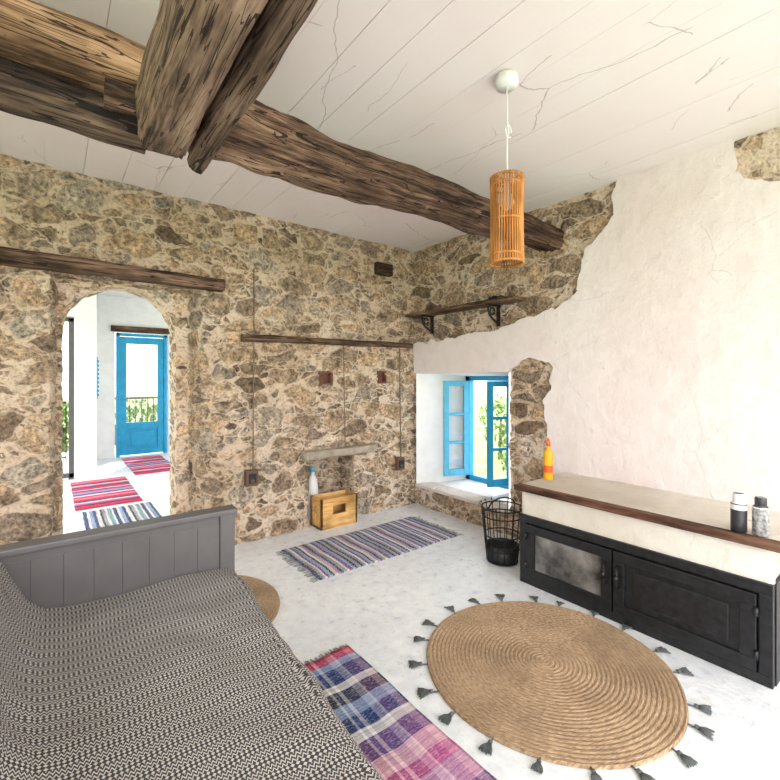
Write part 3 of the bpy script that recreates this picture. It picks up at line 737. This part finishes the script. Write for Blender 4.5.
for o in (rl,mt):
    for v in o.data.vertices: v.co.x=tapx(v.co.x,v.co.y)
prof=[(-.235,.62),(-.235,.70),(-.225,.745),(-.20,.762),(-.165,.755),(-.135,.70),(-.11,.63),(-.075,.555),(-.03,.515),(.03,.502),(.2,.50),(.45,.50),(.60,.497),(.645,.487),(.668,.46),(.678,.41),(.683,.30),(.69,.20)]
arc=[0]
for i in range(1,len(prof)): arc.append(arc[-1]+math.hypot(prof[i][0]-prof[i-1][0],prof[i][1]-prof[i-1][1]))
def pr(s):
    for i in range(len(prof)-1):
        if s<=arc[i+1]+1e-9:
            t=(s-arc[i])/(arc[i+1]-arc[i]); return prof[i][0]*(1-t)+prof[i+1][0]*t, prof[i][1]*(1-t)+prof[i+1][1]*t
    return prof[-1]
bm=bmesh.new(); uvl=bm.loops.layers.uv.new('UVMap'); nu,nv=110,140; G_=[]
for i in range(nu+1):
    row=[]
    for j in range(nv+1):
        s=arc[-1]*i/nu; x,z=pr(s); y=.075+(yh-.012-.075)*j/nv
        w=noise.noise(Vector((x*3.2,y*2.0,z*3)))*.012+noise.noise(Vector((x*9+y*2,y*5,z*6)))*.007+noise.noise(Vector((x*4+y*7,y*3-x*6,1)))*.008
        if z>.49: z+=w
        else: x+=abs(w)*1.5+.01*math.sin(y*22)*(1-(z-.2)/.3)
        if z>.52: x+=w*1.2
        row.append(bm.verts.new((tapx(x,y),y,z)))
    G_.append(row)
for i in range(nu):
    for j in range(nv):
        f=bm.faces.new((G_[i][j],G_[i+1][j],G_[i+1][j+1],G_[i][j+1])); f.smooth=True
        for lp,(a,c) in zip(f.loops,((i,j),(i+1,j),(i+1,j+1),(i,j+1))): lp[uvl].uv=(arc[-1]*a/nu+.010*noise.noise(Vector((a*.05,c*.05,0))),1.94*c/nv+.010*noise.noise(Vector((a*.05,c*.05,5))))
th=mk('throw',bm,['blanket'])
group('daybed',[hb,fb,rl,mt,th])

# ---------------------------------------------------------------- light
w=bpy.data.worlds.new('World'); scene.world=w; w.use_nodes=True
bg=w.node_tree.nodes['Background']; bg.inputs[0].default_value=(1.0,.98,.965,1); bg.inputs[1].default_value=4.2
sun=bpy.data.lights.new('sun','SUN'); sun.energy=4; sun.angle=.02; so=link(bpy.data.objects.new('sun',sun)); so.rotation_euler=Euler((math.radians(-35),math.radians(25),0))
def area(name,loc,rot,sx,sy,e,col):
    l=bpy.data.lights.new(name,'AREA'); l.shape='RECTANGLE'; l.size=sx; l.size_y=sy; l.energy=e; l.color=col
    o=link(bpy.data.objects.new(name,l)); o.location=loc; o.rotation_euler=rot
area('rear_fill',(.6,-1.6,1.35),(math.radians(90),0,math.radians(8)),4.4,2.4,70,(1,.975,.96))  # added fill light behind the camera, brightens the main room
# camera
cd=bpy.data.cameras.new('camera'); cam=link(bpy.data.objects.new('camera',cd)); scene.camera=cam
cd.sensor_width=36; cd.lens=36*436/780; cd.shift_y=-12/780; cd.clip_start=.02
cam.location=(0,0,1.35); cam.rotation_euler=(math.radians(90),0,math.radians(-37.9))
